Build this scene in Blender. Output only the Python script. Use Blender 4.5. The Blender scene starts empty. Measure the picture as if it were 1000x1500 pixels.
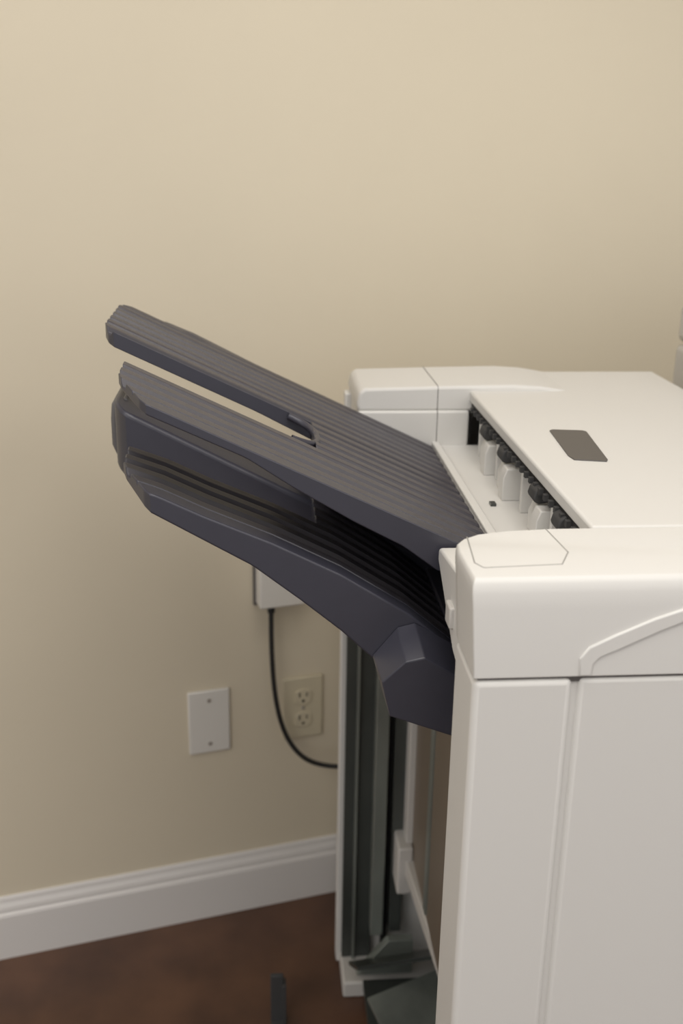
import bpy, bmesh, math
from mathutils import Vector, Matrix
S=bpy.context.scene
COL=bpy.context.collection
S.view_settings.view_transform='Standard'

# ---------------------------------------------------------------- materials
def mat(name,col,rough=.5,metal=0.0,noise=0.0,nscale=30,bump=0.0,bscale=200,spec=.5,col2=None,stretch=None):
    m=bpy.data.materials.new(name); m.use_nodes=True
    nt=m.node_tree; b=nt.nodes['Principled BSDF']
    b.inputs['Base Color'].default_value=(*col,1); b.inputs['Roughness'].default_value=rough
    b.inputs['Metallic'].default_value=metal
    b.inputs['Specular IOR Level'].default_value=spec
    tc=nt.nodes.new('ShaderNodeTexCoord')
    if noise>0 or col2:
        n=nt.nodes.new('ShaderNodeTexNoise'); n.inputs['Scale'].default_value=nscale; n.inputs['Detail'].default_value=5
        src=tc.outputs['Object']
        if stretch:
            mp=nt.nodes.new('ShaderNodeMapping'); mp.inputs['Scale'].default_value=stretch
            nt.links.new(src,mp.inputs['Vector']); src=mp.outputs['Vector']
        nt.links.new(src,n.inputs['Vector'])
        r=nt.nodes.new('ShaderNodeValToRGB')
        c2=col2 if col2 else tuple(c*(1-noise) for c in col)
        r.color_ramp.elements[0].color=(*c2,1); r.color_ramp.elements[1].color=(*col,1)
        r.color_ramp.elements[0].position=.3; r.color_ramp.elements[1].position=.7
        nt.links.new(n.outputs['Fac'],r.inputs[0]); nt.links.new(r.outputs[0],b.inputs['Base Color'])
    if bump>0:
        n=nt.nodes.new('ShaderNodeTexNoise'); n.inputs['Scale'].default_value=bscale
        nt.links.new(tc.outputs['Object'],n.inputs['Vector'])
        bp=nt.nodes.new('ShaderNodeBump'); bp.inputs['Strength'].default_value=bump; bp.inputs['Distance'].default_value=.002
        nt.links.new(n.outputs['Fac'],bp.inputs['Height']); nt.links.new(bp.outputs[0],b.inputs['Normal'])
    return m
M_wall=mat('wall_paint',(.68,.61,.475),.75,noise=.03,nscale=3,bump=.08,bscale=60)
M_base=mat('trim_paint',(.72,.70,.68),.35)
M_floor=mat('stained_concrete',(.125,.062,.037),.34,col2=(.065,.032,.021),nscale=9,bump=.1,bscale=40)
M_ceil=mat('ceiling_paint',(.8,.78,.74),.9)
M_white=mat('finisher_plastic',(.67,.66,.635),.5,bump=.03,bscale=900)
M_white2=mat('finisher_inner_plastic',(.56,.545,.52),.5)
M_tray=mat('tray_plastic',(.044,.044,.060),.38,noise=.06,nscale=60,bump=.05,bscale=1200)
M_trib=mat('tray_ribbed_plastic',(.058,.054,.064),.42,noise=.08,nscale=60,bump=.05,bscale=1200)
M_beamend=mat('beam_end_grey',(.13,.125,.125),.5)
M_seam=mat('seam_shadow_gap',(.11,.10,.095),.8)
M_seam2=mat('fine_panel_seam',(.28,.27,.255),.8)
M_black=mat('black_rubber_and_shade',(.012,.012,.013),.6)  # rubber parts, and the painted shade strip at the exit slot
M_gapshade=mat('painted_gap_shade',(.006,.006,.007),.8,spec=.2)  # near-black that paints the shade between the trays
M_roller=mat('roller_rubber',(.045,.045,.046),.7)
M_button=mat('dark_panel',(.085,.078,.075),.4)
M_metal=mat('galvanised_steel',(.33,.36,.33),.28,metal=.45,noise=.5,nscale=9,stretch=(1,1,.4))
M_metald=mat('dark_steel',(.095,.105,.098),.3,metal=.35,noise=.5,nscale=9,stretch=(1,1,.4))
M_taupe=mat('inner_side_panel',(.20,.16,.122),.4,metal=.2)
M_cable=mat('cable_rubber',(.012,.012,.012),.45)
M_plate=mat('white_wall_plate',(.72,.70,.655),.35)
M_ivory=mat('ivory_outlet',(.60,.54,.40),.35)
M_slot=mat('outlet_slot',(.03,.025,.02),.6)
M_screw=mat('screw',(.45,.42,.38),.4,metal=.5)

# ---------------------------------------------------------------- helpers
def empty(name,loc=(0,0,0),rz=0):
    e=bpy.data.objects.new(name,None); e.empty_display_size=.05; COL.objects.link(e)
    e.location=loc; e.rotation_euler=(0,0,rz); return e
def mk(name,verts,faces,m,parent=None,smooth=False,bevel=0,seg=3,ang=35):
    me=bpy.data.meshes.new(name); me.from_pydata([tuple(v) for v in verts],[],faces)
    bm=bmesh.new(); bm.from_mesh(me); bmesh.ops.remove_doubles(bm,verts=bm.verts,dist=1e-6)
    bmesh.ops.recalc_face_normals(bm,faces=bm.faces); bm.to_mesh(me); bm.free()
    o=bpy.data.objects.new(name,me); COL.objects.link(o); me.materials.append(m)
    if parent: o.parent=parent
    if bevel>0:
        b=o.modifiers.new('bev','BEVEL'); b.width=bevel; b.segments=seg; b.limit_method='ANGLE'; b.angle_limit=math.radians(ang)
    if smooth or bevel>0:
        for p in me.polygons: p.use_smooth=True
        me.set_sharp_from_angle(angle=math.radians(50))
    return o
def box(name,x0,x1,y0,y1,z0,z1,m,parent=None,bevel=0,seg=3):
    v=[(x,y,z) for x in(x0,x1) for y in(y0,y1) for z in(z0,z1)]
    f=[(0,1,3,2),(4,6,7,5),(0,4,5,1),(2,3,7,6),(0,2,6,4),(1,5,7,3)]
    return mk(name,v,f,m,parent,bevel=bevel,seg=seg)
def prism(name,pts,axis,a0,a1,m,parent=None,bevel=0,seg=3,ang=35):
    def p3(p,a):
        return {'x':(a,p[0],p[1]),'y':(p[0],a,p[1]),'z':(p[0],p[1],a)}[axis]
    n=len(pts); v=[p3(p,a0) for p in pts]+[p3(p,a1) for p in pts]
    f=[tuple(range(n)),tuple(range(2*n-1,n-1,-1))]+[(i,(i+1)%n,n+(i+1)%n,n+i) for i in range(n)]
    return mk(name,v,f,m,parent,bevel=bevel,seg=seg,ang=ang)
def cyl(name,p0,p1,r,m,parent=None,seg=24):
    p0=Vector(p0);p1=Vector(p1);d=(p1-p0).normalized(); q=d.to_track_quat('Z','Y')
    v=[]
    for p in(p0,p1):
        for i in range(seg):
            a=2*math.pi*i/seg; v.append(p+q@Vector((r*math.cos(a),r*math.sin(a),0)))
    f=[tuple(range(seg)),tuple(range(2*seg-1,seg-1,-1))]+[(i,(i+1)%seg,seg+(i+1)%seg,seg+i) for i in range(seg)]
    return mk(name,v,f,m,parent,bevel=r*.12,seg=2)
def tube(name,pts,r,m,parent=None,cyclic=False,smooth=True):
    cu=bpy.data.curves.new(name,'CURVE'); cu.dimensions='3D'; cu.bevel_depth=r; cu.bevel_resolution=4
    if smooth:
        s=cu.splines.new('NURBS'); s.points.add(len(pts)-1); s.order_u=4; s.use_endpoint_u=True
    else:
        s=cu.splines.new('POLY'); s.points.add(len(pts)-1)
    for p,q in zip(s.points,pts): p.co=(*q,1)
    s.use_cyclic_u=cyclic
    o=bpy.data.objects.new(name,cu); COL.objects.link(o); cu.materials.append(m)
    if parent:o.parent=parent
    return o
def interp(tab):
    def f(x):
        if x<=tab[0][0]:
            (a,b),(c,d)=tab[0],tab[1]
        elif x>=tab[-1][0]:
            (a,b),(c,d)=tab[-2],tab[-1]
        else:
            for i in range(len(tab)-1):
                if tab[i][0]<=x<=tab[i+1][0]:
                    (a,b),(c,d)=tab[i],tab[i+1];break
        return b+(d-b)*(x-a)/(c-a)
    return f
def clampi(tab):
    g=interp(tab)
    return lambda x:g(min(max(x,tab[0][0]),tab[-1][0]))

# ---------------------------------------------------------------- room
YAW=math.atan2(.233,.9725)
NW=Vector((-.233,.9725,0)).normalized(); WL=NW*1.531
def wallobj(o): 
    o.location=WL; o.rotation_euler=(0,0,YAW); return o
wallobj(box('wall_back',-3.2,3.6,0,.12,0,2.7,M_wall))
box('floor',-3.6,3.8,-2.6,2.9,-.05,0,M_floor)
box('ceiling',-3.6,3.8,-2.6,2.9,2.7,2.78,M_ceil)
prof=[(0,0),(-.014,0),(-.014,.082),(-.0125,.086),(-.0095,.088),(-.0105,.092),(-.0095,.098),(-.006,.105),(-.005,.112),(-.003,.115),(0,.115)]
wallobj(prism('baseboard_back',prof,'x',-3.2,3.6,M_base))

def wallgrp(name): return wallobj(empty(name))
g=wallgrp('blank_wall_plate')
box('plate',.245,.315,-.006,0,.328,.445,M_plate,g,bevel=.003)
for z in(.346,.427):
    cyl('screw',(.280,-.0075,z),(.280,-.004,z),.0035,M_screw,g,16)
g=wallgrp('electrical_outlet')
box('plate',.406,.477,-.006,0,.329,.446,M_ivory,g,bevel=.003)
for zc in(.366,.409):
    pts=[]
    for i in range(32):
        a=2*math.pi*i/32; pts.append((.4415+max(-.0145,min(.0145,.0172*math.cos(a))),zc+.0145*math.sin(a)))
    prism('receptacle',pts,'y',-.0085,-.004,M_ivory,g,bevel=.0008)
    box('slot',.434,.4362,-.0088,-.007,zc,zc+.009,M_slot,g)
    box('slot',.4468,.4488,-.0088,-.007,zc+.001,zc+.008,M_slot,g)
    cyl('ground_hole',(.4415,-.0088,zc-.007),(.4415,-.007,zc-.007),.0026,M_slot,g,16)
cyl('screw',(.4415,-.008,.3875),(.4415,-.004,.3875),.003,M_screw,g,16)
g=wallgrp('wall_junction_box')
box('housing',.362,.437,-.034,0,.592,.705,M_plate,g,bevel=.003)
box('base_plate',.358,.441,-.006,0,.588,.709,M_seam,g,bevel=.002)
cyl('cable_gland',(.384,-.018,.578),(.384,-.018,.594),.006,M_black,g)
g=wallgrp('power_cable')
tube('cable',[(.384,-.018,.585),(.383,-.02,.54),(.384,-.022,.48),(.388,-.026,.42),(.400,-.03,.36),(.425,-.035,.315),(.455,-.04,.293),(.49,-.05,.288),(.54,-.07,.292)],.0042,M_cable,g)

# ---------------------------------------------------------------- finisher
F=empty('copier_finisher',(0.35,1.05,0))
ORG=Vector((0.35,1.05,0))
_before=set(bpy.data.objects)

XL=.158
prism('front_column',[(XL,.683),(.2335,.683),(.2335,.725),(.20,.755),(XL,.755)],'z',.02,.9185,M_white,None,bevel=.005,seg=4)
box('front_door',.2385,.56,.684,.72,.02,.9185,M_white,None,bevel=.004,seg=4)
box('front_backing',.20,.555,.6875,.735,.02,.93,M_white,None)
box('seam_backing',.162,.555,.686,.75,.915,.924,M_seam,None)
# front top cover
plan=[(XL,.683),(XL,.742),(XL+.001,.757),(.166,.768),(.176,.777),(.20,.784),(.24,.788),(.56,.79),(.56,.683)]
def cover():
    bm=bmesh.new()
    levels=[(.9205,0,0),(.976,.0006,-.0035),(.988,.0014,-.0045),(.995,.0030,-.0045),(.999,.0060,-.0035),(1.0,.0095,-.0020)]
    rings=[]
    for z,ins,dx in levels:
        ring=[]
        for (x,y) in plan:
            yy=y+ins if y<=.683 else y
            xx=x+dx if x<=.17 else x
            if y<=.683 and x<.2: xx+=ins*.25
            ring.append(bm.verts.new((xx,yy,z)))
        rings.append(ring)
    n=len(plan)
    for a,b in zip(rings[:-1],rings[1:]):
        for i in range(n): bm.faces.new((a[i],a[(i+1)%n],b[(i+1)%n],b[i]))
    bm.faces.new(rings[0]); bm.faces.new(rings[-1])
    bmesh.ops.recalc_face_normals(bm,faces=bm.faces)
    me=bpy.data.meshes.new('front_top_cover'); bm.to_mesh(me); bm.free()
    o=bpy.data.objects.new('front_top_cover',me); COL.objects.link(o); me.materials.append(M_white)
    b=o.modifiers.new('bev','BEVEL'); b.width=.003; b.segments=4; b.limit_method='ANGLE'; b.angle_limit=math.radians(45)
    for p in me.polygons: p.use_smooth=True
    me.set_sharp_from_angle(angle=math.radians(60))
cover()
tube('cover_seam',[(.166,.771,.9998),(.161,.716,.9998),(.166,.706,.9998),(.226,.7105,.9998),(.2375,.735,.9998),(.234,.788,.9998)],.0006,M_seam2,None,smooth=False)
arch=[(.2375,.9215),(.2365,.936),(.243,.945),(.262,.9545),(.29,.967),(.33,.981),(.40,.992)]
arch2=[(.40,.984),(.33,.971),(.295,.9565),(.268,.9435),(.252,.9365),(.2475,.931),(.247,.9215)]
prism('handle_arch',arch+arch2,'y',.6816,.69,M_white,None,bevel=.0012,seg=3)
prism('hinge_bracket',[(.752,.965),(.872,.950),(.886,.947),(.887,.935),(.80,.885),(.752,.875)],'x',.165,.225,M_white,None,bevel=.003)
box('latch',.161,.172,.80,.82,.905,.925,M_white2,None,bevel=.002)
# top panel
box('top_panel',.2735,.56,.7915,1.43,.986,1.0,M_white,None,bevel=.003)
box('top_body',.30,.558,.72,1.41,.70,.988,M_white2)
box('right_side_panel',.545,.56,.70,1.43,.02,.99,M_white)
# rear block
hump=[(.128,.985),(.131,.999),(.138,1.004),(.24,1.0065),(.33,1.008),(.365,1.006),(.39,1.002),(.405,.999)]
prism('rear_block_base',[(.130,.88),(.130,.975),(.2735,.975),(.2735,.88)],'y',1.299,1.42,M_white,None,bevel=.003)
prism('rear_block',[(.129,.974)]+hump+[(.405,.974)],'y',1.302,1.432,M_white,None,bevel=.004)
tube('rear_seam',[(.232,1.2985,.93),(.232,1.2985,.974),(.232,1.3015,.975),(.232,1.3015,1.003),(.232,1.305,1.0066),(.232,1.430,1.0066)],.0004,M_seam,None,smooth=False)
box('rear_panel',.122,.56,1.405,1.43,.01,.975,M_white,None,bevel=.003)
box('rear_foot',.128,.40,1.335,1.428,0.0,.03,M_white2,None,bevel=.004)
# output shelf + exit slot
box('exit_shelf',.2265,.30,.785,1.30,.915,.930,M_white,None,bevel=.002)
box('shelf_lip',.2265,.236,.785,1.30,.929,.9345,M_white,None,bevel=.0015)
box('exit_face',.290,.302,.79,1.30,.925,.99,M_white2)
box('exit_shadow_strip',.275,.291,.80,1.295,.979,.9862,M_black)  # black strip painting the shade under the top panel's lip
for y in(1.195,1.100,.960,.875):
    prism('exit_roller',[(.267,.973),(.269,.980),(.274,.983),(.284,.983),(.284,.968),(.273,.966),(.268,.969)],'y',y-.012,y+.012,M_roller,None,bevel=.002)
    prism('roller_bracket',[(.266,.930),(.266,.956),(.270,.966),(.291,.966),(.291,.930)],'y',y-.032,y-.012,M_white,None,bevel=.0012)
    prism('roller_bracket',[(.272,.930),(.272,.950),(.276,.960),(.291,.960),(.291,.930)],'y',y-.012,y+.022,M_white,None,bevel=.0012)
for y in(1.245,1.148,1.03,.915):
    box('guide_rib',.276,.291,y-.003,y+.003,.930,.976,M_white,None,bevel=.001)
for k in range(26):
    y=.815+k*.0185
    box('guide_finger',.2705,.280,y-.003,y+.003,.978,.984,M_roller)
box('latch_tab',.250,.256,1.05,1.060,.930,.933,M_metald)
prism('dark_insert',[(.316,.985),(.347,.978),(.350,.984),(.362,1.094),(.359,1.099),(.326,1.104),(.322,1.10),(.314,1.0)],'z',.999,1.0012,M_button,None,bevel=.0006)
# interior below trays
box('rear_liner_dark',.130,.176,1.393,1.406,.03,.93,M_metald)
box('rear_liner_flange',.146,.150,1.386,1.394,.03,.93,M_metal)
box('rear_channel',.174,.194,1.370,1.406,.09,.93,M_metal,None,bevel=.002)
box('rear_groove',.194,.204,1.397,1.406,.03,.93,M_black)
box('rear_channel_grey',.204,.224,1.378,1.406,.09,.93,M_metald,None,bevel=.002)
box('frame_upright',.222,.233,1.345,1.392,.24,.93,M_white2,None,bevel=.002)
box('inner_side_panel',.232,.245,.74,1.385,.26,.78,M_taupe)
for y in(.92,1.20): box('inner_rail',.2285,.233,y,y+.018,.27,.78,M_metal,None,bevel=.001)
box('inner_lower_panel',.36,.37,.74,1.40,.02,.30,M_metald)
box('upper_inner_shade_block',.228,.30,.79,1.298,.76,.912,M_gapshade)  # inner body coloured black to paint the shade behind the trays
box('tray_gap_shade_panel',.205,.2285,.80,1.298,.80,.915,M_gapshade)  # added black panel that darkens the gap between trays
prism('tray_gap_light_block',[(.09,.87),(.09,.965),(.20,.915),(.228,.90),(.228,.84)],'y',1.286,1.296,M_gapshade)  # added black sheet, keeps wall light out of the tray gap
prism('lower_frame_bar',[(.216,1.385),(.236,1.385),(.285,.75),(.262,.75)],'z',.235,.262,M_white2,None,bevel=.003)
box('bar_bracket',.208,.232,1.33,1.392,.20,.285,M_white2,None,bevel=.004)
prism('base_plate_rear',[(.150,.035),(.24,.035),(.24,.10),(.20,.10),(.165,.055)],'y',1.345,1.36,M_metal,None,bevel=.001)
o=box('base_plate_mid',-.10,.10,-.04,.04,-.003,.003,M_metal); o.location=(.265,1.27,.05); o.rotation_euler=(math.radians(25),0,math.radians(24))
o=box('base_plate_low',-.10,.10,-.035,.035,-.003,.003,M_metald); o.location=(.24,1.325,.085); o.rotation_euler=(math.radians(-35),0,math.radians(8))
box('base_pan',.16,.555,.74,1.34,.015,.03,M_metald)
for x,y in((.19,1.38),(.52,1.38),(.19,.76),(.52,.76)):
    cyl('caster',(x-.012,y,.022),(x+.012,y,.022),.022,M_black)
box('docking_bridge',.56,.600,.85,1.35,.70,.93,M_white2)

# ---- trays
def rib(y,amp=.0065,p=.0268,y0=.912,y1=1.283):
    if y<y0 or y>y1: return 0
    f=((y-y0)/p)%1.0
    if f<.10: h=math.sin(f/.10*math.pi/2)
    elif f<.58: h=1
    elif f<.70: h=math.cos((f-.58)/.12*math.pi/2)
    else: h=0
    return -amp*(1-h)
YS=[]
for a,b in((.89,1.018),(1.018,1.115),(1.115,1.297)):
    n=round((b-a)/.0019); YS+= [a+(b-a)*j/n for j in range(n)]
YS.append(1.297)
def slab(bm,xs,xe,y0,y1,zt,zb,nx=30,endx=(True,True),rows=None,ribs=True,close_y=(True,True)):
    rows=[y for y in (rows or YS) if y0-1e-7<=y<=y1+1e-7]; n=len(rows)-1; T=[];B=[]
    for y in rows:
        a=xs(y); b=xe(y); tr=[];br=[]
        for i in range(nx+1):
            x=a+(b-a)*i/nx
            tr.append(bm.verts.new((x,y,zt(x,y)+(rib(y) if ribs else 0))))
            br.append(bm.verts.new((x,y,zb(x,y))))
        T.append(tr);B.append(br)
    for j in range(n):
        ym=(rows[j]+rows[j+1])/2
        for i in range(nx):
            f=bm.faces.new((T[j][i],T[j][i+1],T[j+1][i+1],T[j+1][i]))
            if ribs and ym>.914: f.material_index=1
            bm.faces.new((B[j][i],B[j+1][i],B[j+1][i+1],B[j][i+1]))
        e0=endx[0](ym) if callable(endx[0]) else endx[0]
        if e0: bm.faces.new((T[j][0],T[j+1][0],B[j+1][0],B[j][0]))
        if endx[1]: bm.faces.new((T[j][nx],B[j][nx],B[j+1][nx],T[j+1][nx]))
    for i in range(nx):
        if close_y[0]: bm.faces.new((T[0][i],B[0][i],B[0][i+1],T[0][i+1]))
        if close_y[1]: bm.faces.new((T[n][i],T[n][i+1],B[n][i+1],B[n][i]))
def fin(bm,name,m,bevel=.0022,ang=60):
    bmesh.ops.remove_doubles(bm,verts=bm.verts,dist=1e-5)
    bmesh.ops.recalc_face_normals(bm,faces=bm.faces)
    me=bpy.data.meshes.new(name); bm.to_mesh(me); bm.free()
    o=bpy.data.objects.new(name,me); COL.objects.link(o); me.materials.append(m); me.materials.append(M_trib)
    for p in me.polygons: p.use_smooth=True
    me.set_sharp_from_angle(angle=math.radians(40))
    if bevel:
        b=o.modifiers.new('bev','BEVEL'); b.width=bevel; b.segments=3; b.limit_method='ANGLE'; b.angle_limit=math.radians(ang)
    return o
XJ=.06
zt=lambda x,y:1.0367-.474*x
ubf=interp([(-.125,1.085),(-.106,1.077),(-.009,1.032),(.033,1.004),(.088,.971),(.133,.947),(.165,.923),(.24,.89)])
zb_front=lambda x,y:min(ubf(x),zt(x,y)-.009)
TJ=zt(XJ,0)-zb_front(XJ,0)
zb_rear=lambda x,y:zt(x,y)-(.017+(TJ-.017)*max(0,min(1,x/XJ)))
xs_f=clampi([(.89,-.094),(.897,-.100),(.91,-.106),(.94,-.120),(.955,-.124),(1.008,-.125),(1.018,-.120)])
xs_r=clampi([(1.113,-.146),(1.122,-.154),(1.14,-.159),(1.27,-.160),(1.285,-.157),(1.297,-.148)])
inslot=lambda y:1.018<y<1.115
bm=bmesh.new()
slab(bm,xs_f,lambda y:XJ,.89,1.018,zt,zb_front,endx=(True,False))
slab(bm,xs_r,lambda y:XJ,1.115,1.297,zt,zb_rear,endx=(True,False))
slab(bm,lambda y:XJ,lambda y:.226,.89,1.297,zt,zb_front,endx=(inslot,True))
fin(bm,'upper_output_tray',M_tray)
tube('slot_lip',[(.035,1.020,zt(.035,0)-.005),(.060,1.022,zt(.060,0)-.004),(.066,1.065,zt(.066,0)-.004),(.060,1.110,zt(.060,0)-.004),(.035,1.113,zt(.035,0)-.005)],.004,M_tray)
prism('tray_rear_flange',[(-.11,zt(-.11,0)-.001),(-.075,zt(-.075,0)+.001),(-.05,zt(-.05,0)),(.0,zt(0,0)-.002),(.0,zt(0,0)-.018),(-.11,zt(-.11,0)-.018)],'y',1.29,1.308,M_tray,None,bevel=.002)
# lower tray
ltf=interp([(-.125,1.012),(-.087,.998),(-.046,.978),(.014,.952),(.077,.920),(.141,.879),(.185,.842),(.24,.79)])
lbf=interp([(-.125,1.0),(-.099,.985),(-.005,.930),(.039,.895),(.077,.863),(.107,.834),(.130,.815),(.185,.774),(.24,.750)])
lt=lambda x,y:ltf(x); lb=lambda x,y:min(lbf(x),ltf(x)-.010)
bm=bmesh.new()
slab(bm,xs_f,lambda y:XJ,.89,1.018,lt,lb,endx=(True,False))
slab(bm,lambda y:XJ,lambda y:.235,.89,1.297,lt,lb,endx=(lambda y:y>1.018,True))
fin(bm,'lower_output_tray',M_tray)
bt=interp([(-.15,1.030),(.235,.83)])
bmx=bmesh.new()
rws=[1.10,1.106,1.115,1.125,1.14]+[1.16+.02*i for i in range(6)]+[1.275,1.285,1.292,1.297]
slab(bmx,clampi([(1.10,-.138),(1.106,-.144),(1.115,-.149),(1.125,-.152),(1.14,-.153),(1.26,-.153),(1.285,-.149),(1.297,-.140)]),lambda y:.235,1.10,1.297,lambda x,y:bt(x),lambda x,y:bt(x)-.075,rows=rws,ribs=False)
fin(bmx,'lower_tray_rear_beam',M_tray,bevel=.010)
prism('rear_beam_grey_end',[(-.158,1.024),(-.160,1.005),(-.160,.975),(-.155,.962),(-.14,.955),(-.14,1.029)],'y',1.145,1.290,M_beamend,None,bevel=.004)  # lighter grey slab at the beam's outer end
hv=[(.107,.889,.838),(.130,.889,.867),(.146,.889,.871),(.215,.889,.83),(.215,.889,.765),(.118,.889,.797),
    (.112,.852,.829),(.132,.845,.852),(.150,.845,.856),(.215,.845,.815),(.215,.845,.760),(.120,.848,.795)]
hf=[(0,1,2,3,4,5),(6,11,10,9,8,7)]+[(i,(i+1)%6,6+(i+1)%6,6+i) for i in range(6)]
mk('tray_hinge_housing',hv,hf,M_tray,None,bevel=.0015)
box('hinge_crossbeam',.19,.235,.80,1.30,.775,.84,M_tray,None,bevel=.003)

for o in set(bpy.data.objects)-_before:
    o.parent=F; o.matrix_parent_inverse=Matrix.Translation(-ORG)

# neighbouring copier
G=empty('office_copier',(0,0,0))
box('body',.613,1.20,.74,1.49,.06,1.03,M_white2,G,bevel=.01)
box('scanner_lid',.613,1.20,.74,1.49,1.032,1.09,M_white2,G,bevel=.012)
box('plinth',.64,1.18,.78,1.46,0,.06,M_metald,G)
for z in(.30,.50,.70): box('drawer_gap',.66,1.16,.7385,.742,z,z+.004,M_seam,G)

G=empty('floor_bracket',(0,0,0))
box('upright',.012,.032,1.292,1.300,0.0,.090,M_roller,G,bevel=.002)
box('foot',.012,.032,1.26,1.300,0,.004,M_roller,G,bevel=.001)
box('side_flange',.030,.036,1.285,1.305,0.0,.075,M_roller,G,bevel=.001)

# ---------------------------------------------------------------- lights
w=bpy.data.worlds.new('world'); S.world=w; w.use_nodes=True
w.node_tree.nodes['Background'].inputs[0].default_value=(1,.98,.96,1); w.node_tree.nodes['Background'].inputs[1].default_value=.86
def area(name,loc,rot,sx,sy,pw,col=(1,.965,.92)):
    l=bpy.data.lights.new(name,'AREA'); l.shape='RECTANGLE'; l.size=sx;l.size_y=sy;l.energy=pw;l.color=col
    o=bpy.data.objects.new(name,l); COL.objects.link(o); o.location=loc; o.rotation_euler=[math.radians(a) for a in rot]; return o
area('ceiling_light_panel',(.1,.2,2.66),(0,0,0),1.2,1.2,27)
area('ceiling_light_panel.001',(-1.6,-.8,2.66),(0,0,0),1.2,1.2,20)
area('added_wall_fill',(1.7,-.6,2.66),(0,0,0),1.2,1.2,18)  # added unseen fill that brightens the wall towards the right

# ---------------------------------------------------------------- camera
up=Vector((70,4460,1537)).normalized()
dep=Vector((-130,531.7,-1537)).normalized(); dep=(dep-up*dep.dot(up)).normalized()
xa=dep.cross(up).normalized(); R=Matrix((xa,dep,up))
cam=bpy.data.cameras.new('camera'); cam.sensor_fit='VERTICAL'; cam.sensor_height=36; cam.lens=36*1537/1500
cam.clip_start=.02
cam.dof.use_dof=True; cam.dof.focus_distance=.98; cam.dof.aperture_fstop=5.0
co=bpy.data.objects.new('camera',cam); COL.objects.link(co)
co.matrix_world=Matrix.Translation((0,0,1.289))@R.to_4x4()
S.camera=co
